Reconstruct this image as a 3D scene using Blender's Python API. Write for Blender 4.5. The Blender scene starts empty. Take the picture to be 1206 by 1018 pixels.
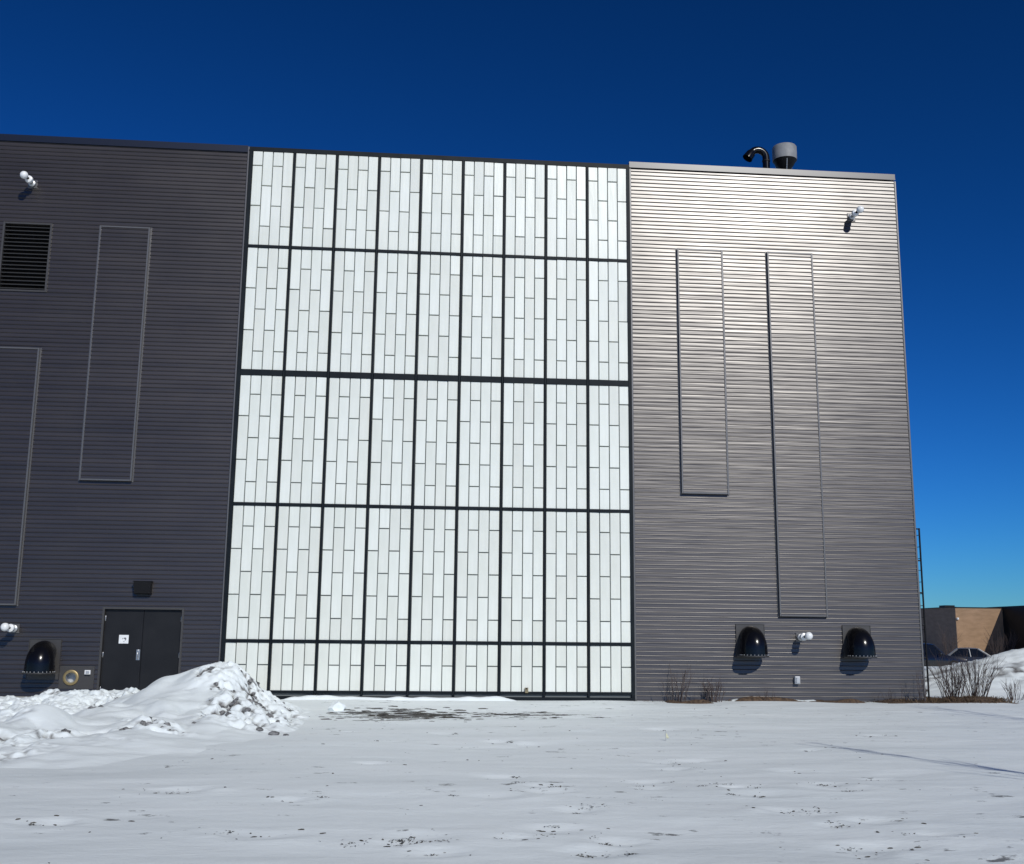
import bpy, bmesh, math, random
from mathutils import Vector, Matrix, noise
R = math.radians
random.seed(7)
sc = bpy.context.scene
C = sc.collection

# ------------------------------------------------------------------ camera
cam_d = bpy.data.cameras.new('camera'); cam = bpy.data.objects.new('camera', cam_d); C.objects.link(cam)
cam_d.sensor_fit = 'HORIZONTAL'; cam_d.sensor_width = 36.0; cam_d.lens = 38.336
cam_d.clip_start = 0.1; cam_d.clip_end = 3000
def cam_matrix(loc, yaw, pitch, roll):
    f = Vector((math.sin(yaw)*math.cos(pitch), math.cos(yaw)*math.cos(pitch), math.sin(pitch)))
    r = Vector((math.cos(yaw), -math.sin(yaw), 0)); u = r.cross(f)
    r2 = r*math.cos(roll)+u*math.sin(roll); u2 = -r*math.sin(roll)+u*math.cos(roll)
    m = Matrix((r2, u2, -f)).transposed().to_4x4(); m.translation = Vector(loc); return m
cam.matrix_world = cam_matrix((4.4575, -27.091, 1.6), 0.088573, 0.185282, 0.009806)
sc.camera = cam

# ------------------------------------------------------------------ sky, sun, exposure
SUN = Vector((0.36, -1.0, 0.71)).normalized()
elev = math.asin(SUN.z); rot = math.atan2(SUN.x, SUN.y)
w = bpy.data.worlds.new('World'); sc.world = w; w.use_nodes = True
nt = w.node_tree; nt.nodes.clear()
wo = nt.nodes.new('ShaderNodeOutputWorld'); bg = nt.nodes.new('ShaderNodeBackground')
sky = nt.nodes.new('ShaderNodeTexSky'); sky.sky_type = 'NISHITA'; sky.sun_disc = False
sky.sun_elevation = elev; sky.sun_rotation = rot; sky.altitude = 300
sky.air_density = 1.0; sky.dust_density = 0.0; sky.ozone_density = 3.0
# deep winter blue: contrast curve and white balance over the whole sky
def vmul(src, v):
    n_ = nt.nodes.new('ShaderNodeVectorMath'); n_.operation = 'MULTIPLY'; n_.inputs[1].default_value = v; nt.links.new(src, n_.inputs[0]); return n_.outputs[0]
sx = nt.nodes.new('ShaderNodeSeparateXYZ'); cx = nt.nodes.new('ShaderNodeCombineXYZ')
nt.links.new(vmul(sky.outputs[0], (0.1, 0.1, 0.1)), sx.inputs[0])
for i_, g_ in enumerate((2.1, 1.62, 1.76)):
    pw = nt.nodes.new('ShaderNodeMath'); pw.operation = 'POWER'; pw.inputs[1].default_value = g_
    nt.links.new(sx.outputs[i_], pw.inputs[0]); nt.links.new(pw.outputs[0], cx.inputs[i_])
nt.links.new(vmul(cx.outputs[0], (2.2, 5.15, 10.4)), bg.inputs[0]); bg.inputs[1].default_value = 0.1
nt.links.new(bg.outputs[0], wo.inputs[0])
sl = bpy.data.lights.new('sun', 'SUN'); sl.energy = 3.2; sl.angle = R(0.5); sl.color = (1.0, 0.975, 0.91)
so = bpy.data.objects.new('sun', sl); C.objects.link(so)
so.rotation_euler = SUN.to_track_quat('Z', 'Y').to_euler(); so.location = (20, -60, 50)
vs = sc.view_settings; vs.view_transform = 'Standard'; vs.look = 'None'; vs.gamma = 1; vs.exposure = 0.0; vs.use_curve_mapping = False

# ------------------------------------------------------------------ materials
def mat(name, col, rough=0.6, metal=0.0, spec=0.5, coat=0.0):
    m = bpy.data.materials.new(name); m.use_nodes = True
    b = m.node_tree.nodes['Principled BSDF']
    b.inputs['Base Color'].default_value = (*col, 1); b.inputs['Roughness'].default_value = rough
    b.inputs['Metallic'].default_value = metal; b.inputs['Specular IOR Level'].default_value = spec
    b.inputs['Coat Weight'].default_value = coat
    return m
def nodes(m): return m.node_tree.nodes, m.node_tree.links, m.node_tree.nodes['Principled BSDF']
def noise_tex(m, scale, detail=4, vec_scale=(1,1,1), coord='Object', rough=0.55):
    n, l, b = nodes(m)
    tc = n.new('ShaderNodeTexCoord'); mp = n.new('ShaderNodeMapping'); mp.inputs['Scale'].default_value = vec_scale
    t = n.new('ShaderNodeTexNoise'); t.inputs['Scale'].default_value = scale; t.inputs['Detail'].default_value = detail
    t.inputs['Roughness'].default_value = rough
    l.new(tc.outputs[coord], mp.inputs[0]); l.new(mp.outputs[0], t.inputs[0]); return t
def ramp(m, src, p0, c0, p1, c1):
    n, l, b = nodes(m); r = n.new('ShaderNodeValToRGB')
    r.color_ramp.elements[0].position = p0; r.color_ramp.elements[1].position = p1
    f = lambda c: (*c, 1) if len(c) == 3 else c
    r.color_ramp.elements[0].color = f(c0); r.color_ramp.elements[1].color = f(c1)
    l.new(src, r.inputs[0]); return r
def bump(m, h, strength, dist, prev=None):
    n, l, b = nodes(m); bp = n.new('ShaderNodeBump'); bp.inputs['Strength'].default_value = strength; bp.inputs['Distance'].default_value = dist
    l.new(h, bp.inputs['Height'])
    if prev: l.new(prev.outputs[0], bp.inputs['Normal'])
    l.new(bp.outputs[0], b.inputs['Normal']); return bp
def vary(m, scale, c0, c1, vec_scale=(1,1,1), p0=0.35, p1=0.65, detail=4):
    t = noise_tex(m, scale, detail, vec_scale); r = ramp(m, t.outputs[0], p0, c0, p1, c1)
    n, l, b = nodes(m); l.new(r.outputs[0], b.inputs['Base Color']); return t

M = {}
def siding_mat(name, c0, c1, rough, spec):
    m = mat(name, c0, rough, 0.0, spec); nodes(m)[2].inputs['IOR'].default_value = 1.5; nodes(m)[2].inputs['Specular Tint'].default_value = (1.0, 0.97, 0.955, 1)
    vary(m, 1.0, c0, c1, (0.25, 0.25, 5.0))
    n, l, b = nodes(m)
    t2 = noise_tex(m, 1.0, 3, (0.35, 1, 9.0)); bp = bump(m, t2.outputs[0], 0.30, 0.02)
    t3 = noise_tex(m, 1.0, 2, (0.9, 1, 0.9)); r = ramp(m, t3.outputs[0], 0.3, (rough-.015,)*3, 0.7, (rough+.02,)*3)
    l.new(r.outputs[0], b.inputs['Roughness'])
    return m
M['siding'] = siding_mat('siding_metal', (0.0165, 0.0135, 0.0120), (0.028, 0.0230, 0.0205), 0.34, 0.83)
M['trim'] = mat('trim_metal', (0.075, 0.071, 0.067), 0.38, 0.0, 1.0); M['plate'] = mat('plate_metal', (0.040, 0.037, 0.034), 0.45, 0.0, 0.6)
M['cap'] = mat('cap_metal', (0.006, 0.007, 0.010), 0.30, 0.0, 0.8)
M['mullion'] = mat('mullion_paint', (0.010, 0.013, 0.017), 0.5, 0, 0.14)
vary(M['mullion'], 3.0, (0.004, 0.007, 0.010), (0.008, 0.012, 0.015))
# translucent panes
m = mat('pane_glassfibre', (0.76, 0.79, 0.73), 0.33, 0, 0.65)
n, l, b = nodes(m)
oi = n.new('ShaderNodeObjectInfo'); ge = n.new('ShaderNodeNewGeometry'); ad = n.new('ShaderNodeMath'); ad.operation = 'ADD'
fr = n.new('ShaderNodeMath'); fr.operation = 'FRACT'
l.new(oi.outputs['Random'], ad.inputs[0]); l.new(ge.outputs['Random Per Island'], ad.inputs[1]); l.new(ad.outputs[0], fr.inputs[0])
r = ramp(m, fr.outputs[0], 0.0, (0.74, 0.75, 0.68), 1.0, (0.80, 0.82, 0.755))
e = r.color_ramp.elements.new(0.5); e.color = (0.77, 0.79, 0.72, 1)
t = noise_tex(m, 1.0, 5, (14, 1, 0.6)); r2 = ramp(m, t.outputs[0], 0.25, (0.90, 0.905, 0.895), 0.75, (1, 1, 1))
tg = noise_tex(m, 0.7, 4); rg = ramp(m, tg.outputs[0], 0.3, (0.91, 0.915, 0.895), 0.7, (1, 1, 1))
mx = n.new('ShaderNodeMix'); mx.data_type = 'RGBA'; mx.blend_type = 'MULTIPLY'; mx.inputs[0].default_value = 1
mx2 = n.new('ShaderNodeMix'); mx2.data_type = 'RGBA'; mx2.blend_type = 'MULTIPLY'; mx2.inputs[0].default_value = 1
l.new(r.outputs[0], mx.inputs[6]); l.new(r2.outputs[0], mx.inputs[7]); l.new(mx.outputs[2], mx2.inputs[6]); l.new(rg.outputs[0], mx2.inputs[7])
l.new(mx2.outputs[2], b.inputs['Base Color'])
t2 = noise_tex(m, 1.0, 3, (7, 1, 1.2)); bump(m, t2.outputs[0], 0.18, 0.02)
M['pane'] = m
M['joint'] = mat('joint_grey', (0.15, 0.165, 0.16), 0.7)
M['door'] = mat('door_paint', (0.012, 0.013, 0.016), 0.5, 0, 0.3); vary(M['door'], 2.0, (0.005, 0.0055, 0.007), (0.009, 0.0095, 0.011))
M['steel'] = mat('brushed_steel', (0.45, 0.45, 0.45), 0.35, 0.9)
M['dark'] = mat('recess_dark', (0.006, 0.006, 0.007), 0.8, 0, 0.2)
M['black'] = mat('black_gloss', (0.004, 0.004, 0.005), 0.2, 0, 0.3)
M['blackmatte'] = mat('black_matte', (0.005, 0.005, 0.006), 0.55, 0, 0.25)
M['white'] = mat('white_plastic', (0.78, 0.79, 0.78), 0.3); vary(M['white'], 9.0, (0.70, 0.71, 0.70), (0.80, 0.81, 0.80))
M['galv'] = mat('galvanised', (0.42, 0.43, 0.43), 0.45, 0.6); vary(M['galv'], 6.0, (0.36, 0.37, 0.37), (0.48, 0.49, 0.49))
M['brass'] = mat('brass', (0.33, 0.25, 0.12), 0.45, 0.7)
M['fan'] = mat('fan_grey', (0.20, 0.205, 0.21), 0.6, 0.0); vary(M['fan'], 5.0, (0.17, 0.175, 0.18), (0.23, 0.235, 0.24))
M['slat'] = mat('slat_grey', (0.028, 0.028, 0.028), 0.5, 0, 0.4)
M['concrete'] = mat('concrete', (0.36, 0.35, 0.32), 0.85)
t = vary(M['concrete'], 2.5, (0.26, 0.25, 0.23), (0.42, 0.41, 0.37)); bump(M['concrete'], t.outputs[0], 0.4, 0.02)
M['roof'] = mat('roof_membrane', (0.25, 0.25, 0.25), 0.9); vary(M['roof'], 0.6, (0.2, 0.2, 0.2), (0.3, 0.3, 0.3))
M['stone'] = mat('dirty_ice', (0.10, 0.10, 0.10), 0.8); vary(M['stone'], 14, (0.05, 0.05, 0.05), (0.26, 0.26, 0.26))
M['twig'] = mat('twig_bark', (0.060, 0.043, 0.040), 0.85); vary(M['twig'], 12, (0.045, 0.032, 0.030), (0.095, 0.070, 0.062))
M['straw'] = mat('dry_grass', (0.16, 0.105, 0.055), 0.9); vary(M['straw'], 5, (0.055, 0.034, 0.020), (0.16, 0.105, 0.055))
M['soilbit'] = mat('dry_stalk', (0.05, 0.045, 0.035), 0.9); vary(M['soilbit'], 9, (0.022, 0.022, 0.021), (0.085, 0.078, 0.062))
M['mulch'] = mat('mulch', (0.07, 0.045, 0.03), 0.95); t = vary(M['mulch'], 16, (0.045, 0.028, 0.018), (0.13, 0.083, 0.047)); bump(M['mulch'], t.outputs[0], 0.8, 0.03)
M['tan'] = mat('tan_block', (0.30, 0.19, 0.11), 0.9); t = vary(M['tan'], 1.0, (0.26, 0.165, 0.095), (0.33, 0.21, 0.125), (1, 1, 3))
M['brown'] = mat('tan_block_shaded', (0.17, 0.125, 0.095), 0.9); vary(M['brown'], 1.0, (0.15, 0.11, 0.085), (0.19, 0.14, 0.11), (1, 1, 3))  # tan block again, with the side wall's shade put into its colour
M['carblack'] = mat('car_black', (0.008, 0.009, 0.012), 0.25, 0.2, 0.5, 1.0)
M['carsilver'] = mat('car_slate', (0.045, 0.055, 0.070), 0.3, 0.5, 0.5, 1.0)
M['pillar'] = mat('car_silver', (0.20, 0.205, 0.21), 0.4, 0.3, 0.5, 0.2)
M['carglass'] = mat('car_glass', (0.008, 0.010, 0.013), 0.05, 0, 0.5)
M['tyre'] = mat('tyre', (0.012, 0.012, 0.012), 0.9)
M['lens'] = mat('lamp_lens', (0.7, 0.7, 0.7), 0.15)
M['yellow'] = mat('yellow_film', (0.60, 0.60, 0.42), 0.6)
M['tagtan'] = mat('tan_tag', (0.20, 0.17, 0.10), 0.7)
M['ink'] = mat('ink', (0.06, 0.06, 0.07), 0.7)

def snow_mat(name, patches=False, dirt_shade_attr=False, k=1.0):
    m = mat(name, (0.78, 0.80, 0.83), 0.62, 0, 0.35)
    n, l, b = nodes(m)
    t0 = noise_tex(m, 0.9, 5, (0.35, 1.0, 1.0)); r0 = ramp(m, t0.outputs[0], 0.3, (0.72*k, 0.775*k, 0.77*k), 0.7, (0.80*k, 0.85*k, 0.84*k))
    col = r0.outputs[0]
    if patches:
        # bare streaks near the glazed wall and thin wind-scoured spots: dirt with a shape of its own
        tc = n.new('ShaderNodeTexCoord')
        sp = n.new('ShaderNodeSeparateXYZ'); l.new(tc.outputs['Object'], sp.inputs[0])
        def gauss(ax, c, s):
            a = n.new('ShaderNodeMath'); a.operation = 'SUBTRACT'; a.inputs[1].default_value = c; l.new(sp.outputs[ax], a.inputs[0])
            d = n.new('ShaderNodeMath'); d.operation = 'DIVIDE'; d.inputs[1].default_value = s; l.new(a.outputs[0], d.inputs[0])
            p = n.new('ShaderNodeMath'); p.operation = 'POWER'; p.inputs[1].default_value = 2; ab = n.new('ShaderNodeMath'); ab.operation = 'ABSOLUTE'
            l.new(d.outputs[0], ab.inputs[0]); l.new(ab.outputs[0], p.inputs[0]); return p
        gx = gauss(0, 4.3, 1.5); gy = gauss(1, -4.1, 1.5)
        s = n.new('ShaderNodeMath'); s.operation = 'ADD'; l.new(gx.outputs[0], s.inputs[0]); l.new(gy.outputs[0], s.inputs[1])
        g2x = gauss(0, 6.6, 2.2); g2y = gauss(1, -4.2, 1.0)
        s2 = n.new('ShaderNodeMath'); s2.operation = 'ADD'; l.new(g2x.outputs[0], s2.inputs[0]); l.new(g2y.outputs[0], s2.inputs[1])
        s3 = n.new('ShaderNodeMath'); s3.operation = 'ADD'; s3.inputs[1].default_value = 0.55; l.new(s2.outputs[0], s3.inputs[0])
        mn = n.new('ShaderNodeMath'); mn.operation = 'MINIMUM'; l.new(s.outputs[0], mn.inputs[0]); l.new(s3.outputs[0], mn.inputs[1])
        tp = noise_tex(m, 1.0, 8, (1.3, 3.0, 1.0), rough=0.72)
        mu = n.new('ShaderNodeMath'); mu.operation = 'MULTIPLY_ADD'; mu.inputs[1].default_value = -0.11; l.new(mn.outputs[0], mu.inputs[0]); l.new(tp.outputs[0], mu.inputs[2])
        rp = ramp(m, mu.outputs[0], 0.444, (0, 0, 0), 0.462, (1, 1, 1))
        # thin sprinkle of scoured spots elsewhere
        ts = noise_tex(m, 1.0, 7, (2.2, 3.4, 1.0), rough=0.7)
        tl = noise_tex(m, 0.35, 2)
        ml = n.new('ShaderNodeMath'); ml.operation = 'MULTIPLY_ADD'; ml.inputs[1].default_value = 0.22; l.new(tl.outputs[0], ml.inputs[0]); l.new(ts.outputs[0], ml.inputs[2])
        rs = ramp(m, ml.outputs[0], 0.735, (0, 0, 0), 0.79, (0.8, 0.8, 0.8))
        mm = n.new('ShaderNodeMath'); mm.operation = 'MAXIMUM'; l.new(rp.outputs[0], mm.inputs[0]); l.new(rs.outputs[0], mm.inputs[1])
        mx = n.new('ShaderNodeMix'); mx.data_type = 'RGBA'; l.new(mm.outputs[0], mx.inputs[0]); l.new(col, mx.inputs[6])
        td = noise_tex(m, 7, 3); rd = ramp(m, td.outputs[0], 0.3, (0.012, 0.011, 0.011), 0.7, (0.045, 0.039, 0.035)); l.new(rd.outputs[0], mx.inputs[7])
        col = mx.outputs[2]
    if dirt_shade_attr:
        at = n.new('ShaderNodeAttribute'); at.attribute_name = 'dirt_shade'  # dirt on the snow, mixed with painted crease shade
        mx = n.new('ShaderNodeMix'); mx.data_type = 'RGBA'; l.new(at.outputs['Fac'], mx.inputs[0]); l.new(col, mx.inputs[6])
        td = noise_tex(m, 9, 4); rd = ramp(m, td.outputs[0], 0.35, (0.075, 0.072, 0.068), 0.7, (0.26, 0.255, 0.245)); l.new(rd.outputs[0], mx.inputs[7])
        col = mx.outputs[2]
    l.new(col, b.inputs['Base Color'])
    t1 = noise_tex(m, 1.0, 6, (1.2, 2.4, 1.0), rough=0.62); b1 = bump(m, t1.outputs[0], 0.4, 0.06)
    t2 = noise_tex(m, 22, 4); bump(m, t2.outputs[0], 0.22, 0.012, b1)
    return m
M['snow'] = snow_mat('snow_field', patches=True)
M['pile'] = snow_mat('snow_ploughed', dirt_shade_attr=True, k=1.04)

# ------------------------------------------------------------------ mesh helpers
class MB:
    def __init__(s): s.v = []; s.f = []
    def add(s, vs, fs):
        o = len(s.v); s.v += [tuple(v) for v in vs]; s.f += [tuple(i+o for i in f) for f in fs]; return s
    def box(s, x0, x1, y0, y1, z0, z1):
        vs = [(x0,y0,z0),(x1,y0,z0),(x1,y1,z0),(x0,y1,z0),(x0,y0,z1),(x1,y0,z1),(x1,y1,z1),(x0,y1,z1)]
        return s.add(vs, [(0,3,2,1),(4,5,6,7),(0,1,5,4),(1,2,6,5),(2,3,7,6),(3,0,4,7)])
    def bevbox(s, x0, x1, y0, y1, z0, z1, b):   # front (y0) face edges chamfered
        vs = [(x0,y0+b,z0),(x1,y0+b,z0),(x1,y1,z0),(x0,y1,z0),(x0,y0+b,z1),(x1,y0+b,z1),(x1,y1,z1),(x0,y1,z1),
              (x0+b,y0,z0+b),(x1-b,y0,z0+b),(x1-b,y0,z1-b),(x0+b,y0,z1-b)]
        return s.add(vs, [(8,9,10,11),(0,1,9,8),(1,5,10,9),(5,4,11,10),(4,0,8,11),(0,3,2,1),(4,5,6,7),(1,2,6,5),(2,3,7,6),(3,0,4,7)])
    def tube(s, pts, rad, n=10, caps=True):
        pts = [Vector(p) for p in pts]; k = len(pts)
        if not hasattr(rad, '__len__'): rad = [rad]*k
        t = [(pts[min(i+1,k-1)]-pts[max(i-1,0)]).normalized() for i in range(k)]
        up = Vector((0,0,1)) if abs(t[0].z) < .9 else Vector((1,0,0))
        a = t[0].cross(up).normalized(); vs = []
        for i in range(k):
            a = (a - t[i]*a.dot(t[i])).normalized(); b = t[i].cross(a)
            for j in range(n):
                an = 2*math.pi*j/n; vs.append(pts[i]+(a*math.cos(an)+b*math.sin(an))*rad[i])
        fs = [(i*n+j, i*n+(j+1)%n, (i+1)*n+(j+1)%n, (i+1)*n+j) for i in range(k-1) for j in range(n)]
        if caps: fs += [tuple(range(n-1,-1,-1)), tuple((k-1)*n+j for j in range(n))]
        return s.add(vs, fs)
    def lathe(s, prof, n=20, c=(0,0,0), axis='z'):   # prof: (radius, height)
        vs = []; k = len(prof)
        for (r_, h) in prof:
            for j in range(n):
                a = 2*math.pi*j/n; p = (r_*math.cos(a), r_*math.sin(a), h)
                if axis == 'y': p = (p[0], -p[2], p[1])      # along -y (out of the wall)
                if axis == 'x': p = (p[2], p[0], p[1])
                vs.append((p[0]+c[0], p[1]+c[1], p[2]+c[2]))
        fs = [(i*n+j, i*n+(j+1)%n, (i+1)*n+(j+1)%n, (i+1)*n+j) for i in range(k-1) for j in range(n)]
        fs += [tuple(range(n-1,-1,-1)), tuple((k-1)*n+j for j in range(n))]
        return s.add(vs, fs)
    def sphere(s, c, r, n=16, m_=10, sc_=(1,1,1)):
        prof = [(math.sin(math.pi*i/m_)*r, -math.cos(math.pi*i/m_)*r) for i in range(1, m_)]
        o = len(s.v); s.lathe(prof, n)
        for i in range(o, len(s.v)):
            v = s.v[i]; s.v[i] = (v[0]*sc_[0]+c[0], v[1]*sc_[1]+c[1], v[2]*sc_[2]+c[2])
        return s
    def mesh(s, name, m, smooth=False):
        me = bpy.data.meshes.new(name); me.from_pydata(s.v, [], s.f); me.materials.append(m)
        bm = bmesh.new(); bm.from_mesh(me); bmesh.ops.recalc_face_normals(bm, faces=bm.faces); bm.to_mesh(me); bm.free()
        if smooth:
            me.polygons.foreach_set('use_smooth', [True]*len(me.polygons))
            try: me.set_sharp_from_angle(angle=R(38))
            except Exception: pass
        return me
    def build(s, name, m, parent=None, smooth=False, loc=None):
        o = bpy.data.objects.new(name, s.mesh(name, m, smooth)); C.objects.link(o)
        if loc: o.location = loc
        if parent: o.parent = parent
        return o
def link(name, me, parent=None, loc=(0,0,0), rot=(0,0,0)):
    o = bpy.data.objects.new(name, me); C.objects.link(o); o.location = loc; o.rotation_euler = rot
    if parent: o.parent = parent
    return o
def tag(o, label=None, cat=None, group=None, kind=None):
    if label: o['label'] = label
    if cat: o['category'] = cat
    if group: o['group'] = group
    if kind: o['kind'] = kind
    return o
def thing(name, label, cat, loc=(0,0,0), rz=0, group=None):
    o = bpy.data.objects.new(name, None); C.objects.link(o); o.location = loc; o.rotation_euler = (0,0,rz); o.empty_display_size = 0.2
    return tag(o, label, cat, group)
def sm(a, b, x):
    t = max(0, min(1, (x-a)/(b-a))); return t*t*(3-2*t)
def N(x, y, z=0): return noise.noise((x, y, z))

# ------------------------------------------------------------------ ground
SCOUR = [(4.18, -9.77), (5.8, -9.89), (6.27, -10.15), (4.02, -12.69), (5.52, -14.13), (5.9, -14.92), (5.94, -15.3), (5.35, -15.66), (6.05, -16.49), (5.71, -17.4), (4.37, -17.94), (4.7, -18.31), (4.61, -17.69), (6.19, -17.9), (5.9, -18.35), (5.33, -17.79), (7.15, -14.37), (7.85, -12.41), (7.78, -13.16), (8.3, -12.21), (8.01, -14.95), (8.15, -14.95), (8.15, -15.47), (8.03, -16.44), (8.12, -16.65), (8.21, -17.26), (9.13, -14.76), (9.14, -15.11), (9.97, -14.18), (9.16, -13.44), (10.29, -11.11), (8.69, -17.05), (8.0, -18.33), (7.96, -18.6), (8.35, -18.16), (8.93, -17.71), (12.4, -8.6), (8.91, -7.51), (7.09, -15.07), (1.38, -17.05), (1.49, -16.97), (2.31, -15.11), (2.06, -15.29), (2.97, -17.48), (3.28, -17.6), (3.33, -15.84), (4.99, -8.44), (7.49, -7.89), (3.44, -7.99)]   # scoured hollows where stalks show
_sb = {}
for i_, (a_, b_) in enumerate(SCOUR):
    for p_ in (-1, 0, 1):
        for q_ in (-1, 0, 1): _sb.setdefault((math.floor(a_)+p_, math.floor(b_)+q_), []).append((a_, b_, .10+.09*((i_*7) % 5)/4))
def ground_z(x, y):
    z = 0.09*sm(-5, -0.4, y)
    if y > 8: z += -0.42*sm(8, 26, y)
    near = 1-sm(24, 60, abs(y+8)+max(0, abs(x-6)-24))
    z += near*(0.05*N(x*.16, y*.3, 1) + 0.028*N(x*.5, y*.9, 4) + 0.010*N(x*1.3+.4*N(x, y), y*3.1, 9))
    for (a_, b_, r_) in _sb.get((math.floor(x), math.floor(y)), ()):
        q = ((x-a_)/(r_*1.5))**2+((y-b_)/r_)**2
        if q < 8: z += -.026*math.exp(-q)+.012*math.exp(-((math.sqrt(q)-1.6)/.5)**2)*(.5+N(x*3, y*3))
    return z
def axis(lo, hi, step, far, grow=1.25):
    a = [lo + i*step for i in range(int(round((hi-lo)/step))+1)]
    s = step; x = hi
    while x < far: s *= grow; x += s; a.append(x)
    s = step; x = lo; pre = []
    while x > -far: s *= grow; x -= s; pre.append(x)
    return pre[::-1] + a
xs = axis(-7, 25, 0.09, 900); ys = axis(-21, 3, 0.07, 900)
vs = [(x, y, ground_z(x, y)) for y in ys for x in xs]; nx = len(xs)
fs = [(j*nx+i, j*nx+i+1, (j+1)*nx+i+1, (j+1)*nx+i) for j in range(len(ys)-1) for i in range(nx-1)]
me = bpy.data.meshes.new('snow_ground'); me.from_pydata(vs, [], fs); me.materials.append(M['snow'])
me.polygons.foreach_set('use_smooth', [True]*len(me.polygons))
tag(link('snow_ground', me), kind='structure')

# ------------------------------------------------------------------ main building
BAY = 1.1; XR = 17.34; XL = -14.0; TOP = 13.9; DEPTH = 22.0; PITCH = 0.107; AMP = 0.009
bld = thing('industrial_building', 'tall dark corrugated metal building with a white translucent panel wall in its middle', 'building', (5, 0, 0))
def sub(mb, name, m, parent, smooth=False):
    o = mb.build(name, m, parent, smooth)
    if parent is bld: o.location = (-5, 0, 0)
    return o
def corr(mb, x0, x1, z0, z1, y):
    # ribbed sheet: broad flats leaning back a little, a rounded bead between each two
    KN = [(0.0, .0073), (.38, .0037), (.76, 0.0), (.775, .0085), (.79, .0135), (.815, .0165), (.85, .0172), (.89, .0160), (.93, .0132), (.965, .0102), (1.0, .0073)]
    us = [k_[0] for k_ in KN[:-1]]
    def prof(z):
        u = (z/PITCH) % 1.0
        for (u0, d0), (u1, d1) in zip(KN, KN[1:]):
            if u <= u1: return y - 0.002 - (d0+(d1-d0)*(u-u0)/(u1-u0))
        return y - 0.002 - KN[-1][1]
    zz = [z0]; k = math.floor(z0/PITCH)
    while k*PITCH < z1:
        for u in us:
            z = (k+u)*PITCH
            if z0+1e-4 < z < z1-1e-4: zz.append(z)
        k += 1
    zz.append(z1)
    vs = []
    for z in zz: vs += [(x0, prof(z), z), (x1, prof(z), z)]
    return mb.add(vs, [(2*i, 2*i+1, 2*i+3, 2*i+2) for i in range(len(zz)-1)])
def smooth_mesh(o): o.data.polygons.foreach_set('use_smooth', [True]*len(o.data.polygons)); return o
DX0, DX1, DZ = -2.88, -0.98, 2.20           # door opening
LX0, LX1, LZ0, LZ1 = -6.04, -4.84, 9.93, 11.74   # louver opening
PX0, PX1, PZ0, PZ1 = -3.605, -3.355, 0.425, 0.675    # hole for the pipe end
mb = MB()
for r_ in ((XL, LX0, 0.0, 13.90), (LX0, LX1, 0.0, LZ0), (LX0, LX1, LZ1, 13.90), (LX1, PX0, 0.0, 13.90), (PX0, PX1, 0.0, PZ0), (PX0, PX1, PZ1, 13.90), (PX1, DX0, 0.0, 13.90), (DX0, DX1, DZ, 13.90), (DX1, -0.10, 0.0, 13.90)):
    corr(mb, r_[0], r_[1], r_[2], r_[3], -0.01)
sub(mb, 'siding', M['siding'], bld)
mb = MB(); corr(mb, 9.99, XR-0.03, 0.10, 13.96, -0.01); sub(mb, 'siding', M['siding'], bld)
# core behind the skins, with the openings left free
mb = MB()
for r_ in ((XL, LX0, 0, 13.9), (LX0, LX1, 0, LZ0), (LX0, LX1, LZ1, 13.9), (LX1, PX0, 0, 13.9), (PX0, PX1, 0, PZ0), (PX0, PX1, PZ1, 13.9), (PX1, DX0, 0, 13.9), (DX0, DX1, DZ, 13.9), (DX1, XR-.02, 0, 13.9)):
    mb.box(r_[0], r_[1], 0.0, 0.30, r_[2]-0.3 if r_[2] == 0 else r_[2], r_[3])
sub(mb, 'wall_core', M['blackmatte'], bld)
sub(MB().box(XR-.02, XR, 0.03, DEPTH, -0.3, 13.9), 'side_wall', M['siding'], bld)
sub(MB().box(XL-.02, XL, 0.03, DEPTH, -0.3, 13.9), 'side_wall', M['siding'], bld)
sub(MB().box(XL, XR, DEPTH, DEPTH+.2, -0.3, 13.9), 'rear_wall', M['siding'], bld)
sub(MB().box(XL, XR-.03, 0.31, DEPTH-.01, 13.4, 13.6), 'roof', M['roof'], bld)
# parapet caps: a folded metal cap with a drip edge on each stretch
def cap(x0, x1, z0, z1, y, m_='cap'):
    mb = MB(); mb.box(x0, x1, y, 0.36, z0+.02, z1); mb.box(x0, x1, y-.012, y+.002, z0, z0+.035)
    sub(mb, 'parapet_cap', M[m_], bld)
cap(XL, -0.105, 13.905, 14.09, -0.045); cap(-0.075, 9.935, 13.945, 14.065, -0.055, 'mullion'); cap(9.945, XR-.012, 13.985, 14.155, -0.05)
# vertical trims
sub(MB().bevbox(-0.105, -0.062, -0.06, 0.0, 0.0, 14.06, .006), 'corner_trim', M['trim'], bld)
sub(MB().bevbox(9.945, 9.99, -0.045, 0.0, 0.10, 13.96, .006), 'corner_trim', M['trim'], bld)
sub(MB().bevbox(XR-.035, XR+.012, -0.036, 0.12, 0.10, 13.96, .006), 'corner_trim', M['trim'], bld)
sub(MB().bevbox(9.99, XR-.035, -0.028, 0.0, 0.02, 0.10, .004), 'base_flashing', M['trim'], bld)
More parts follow.
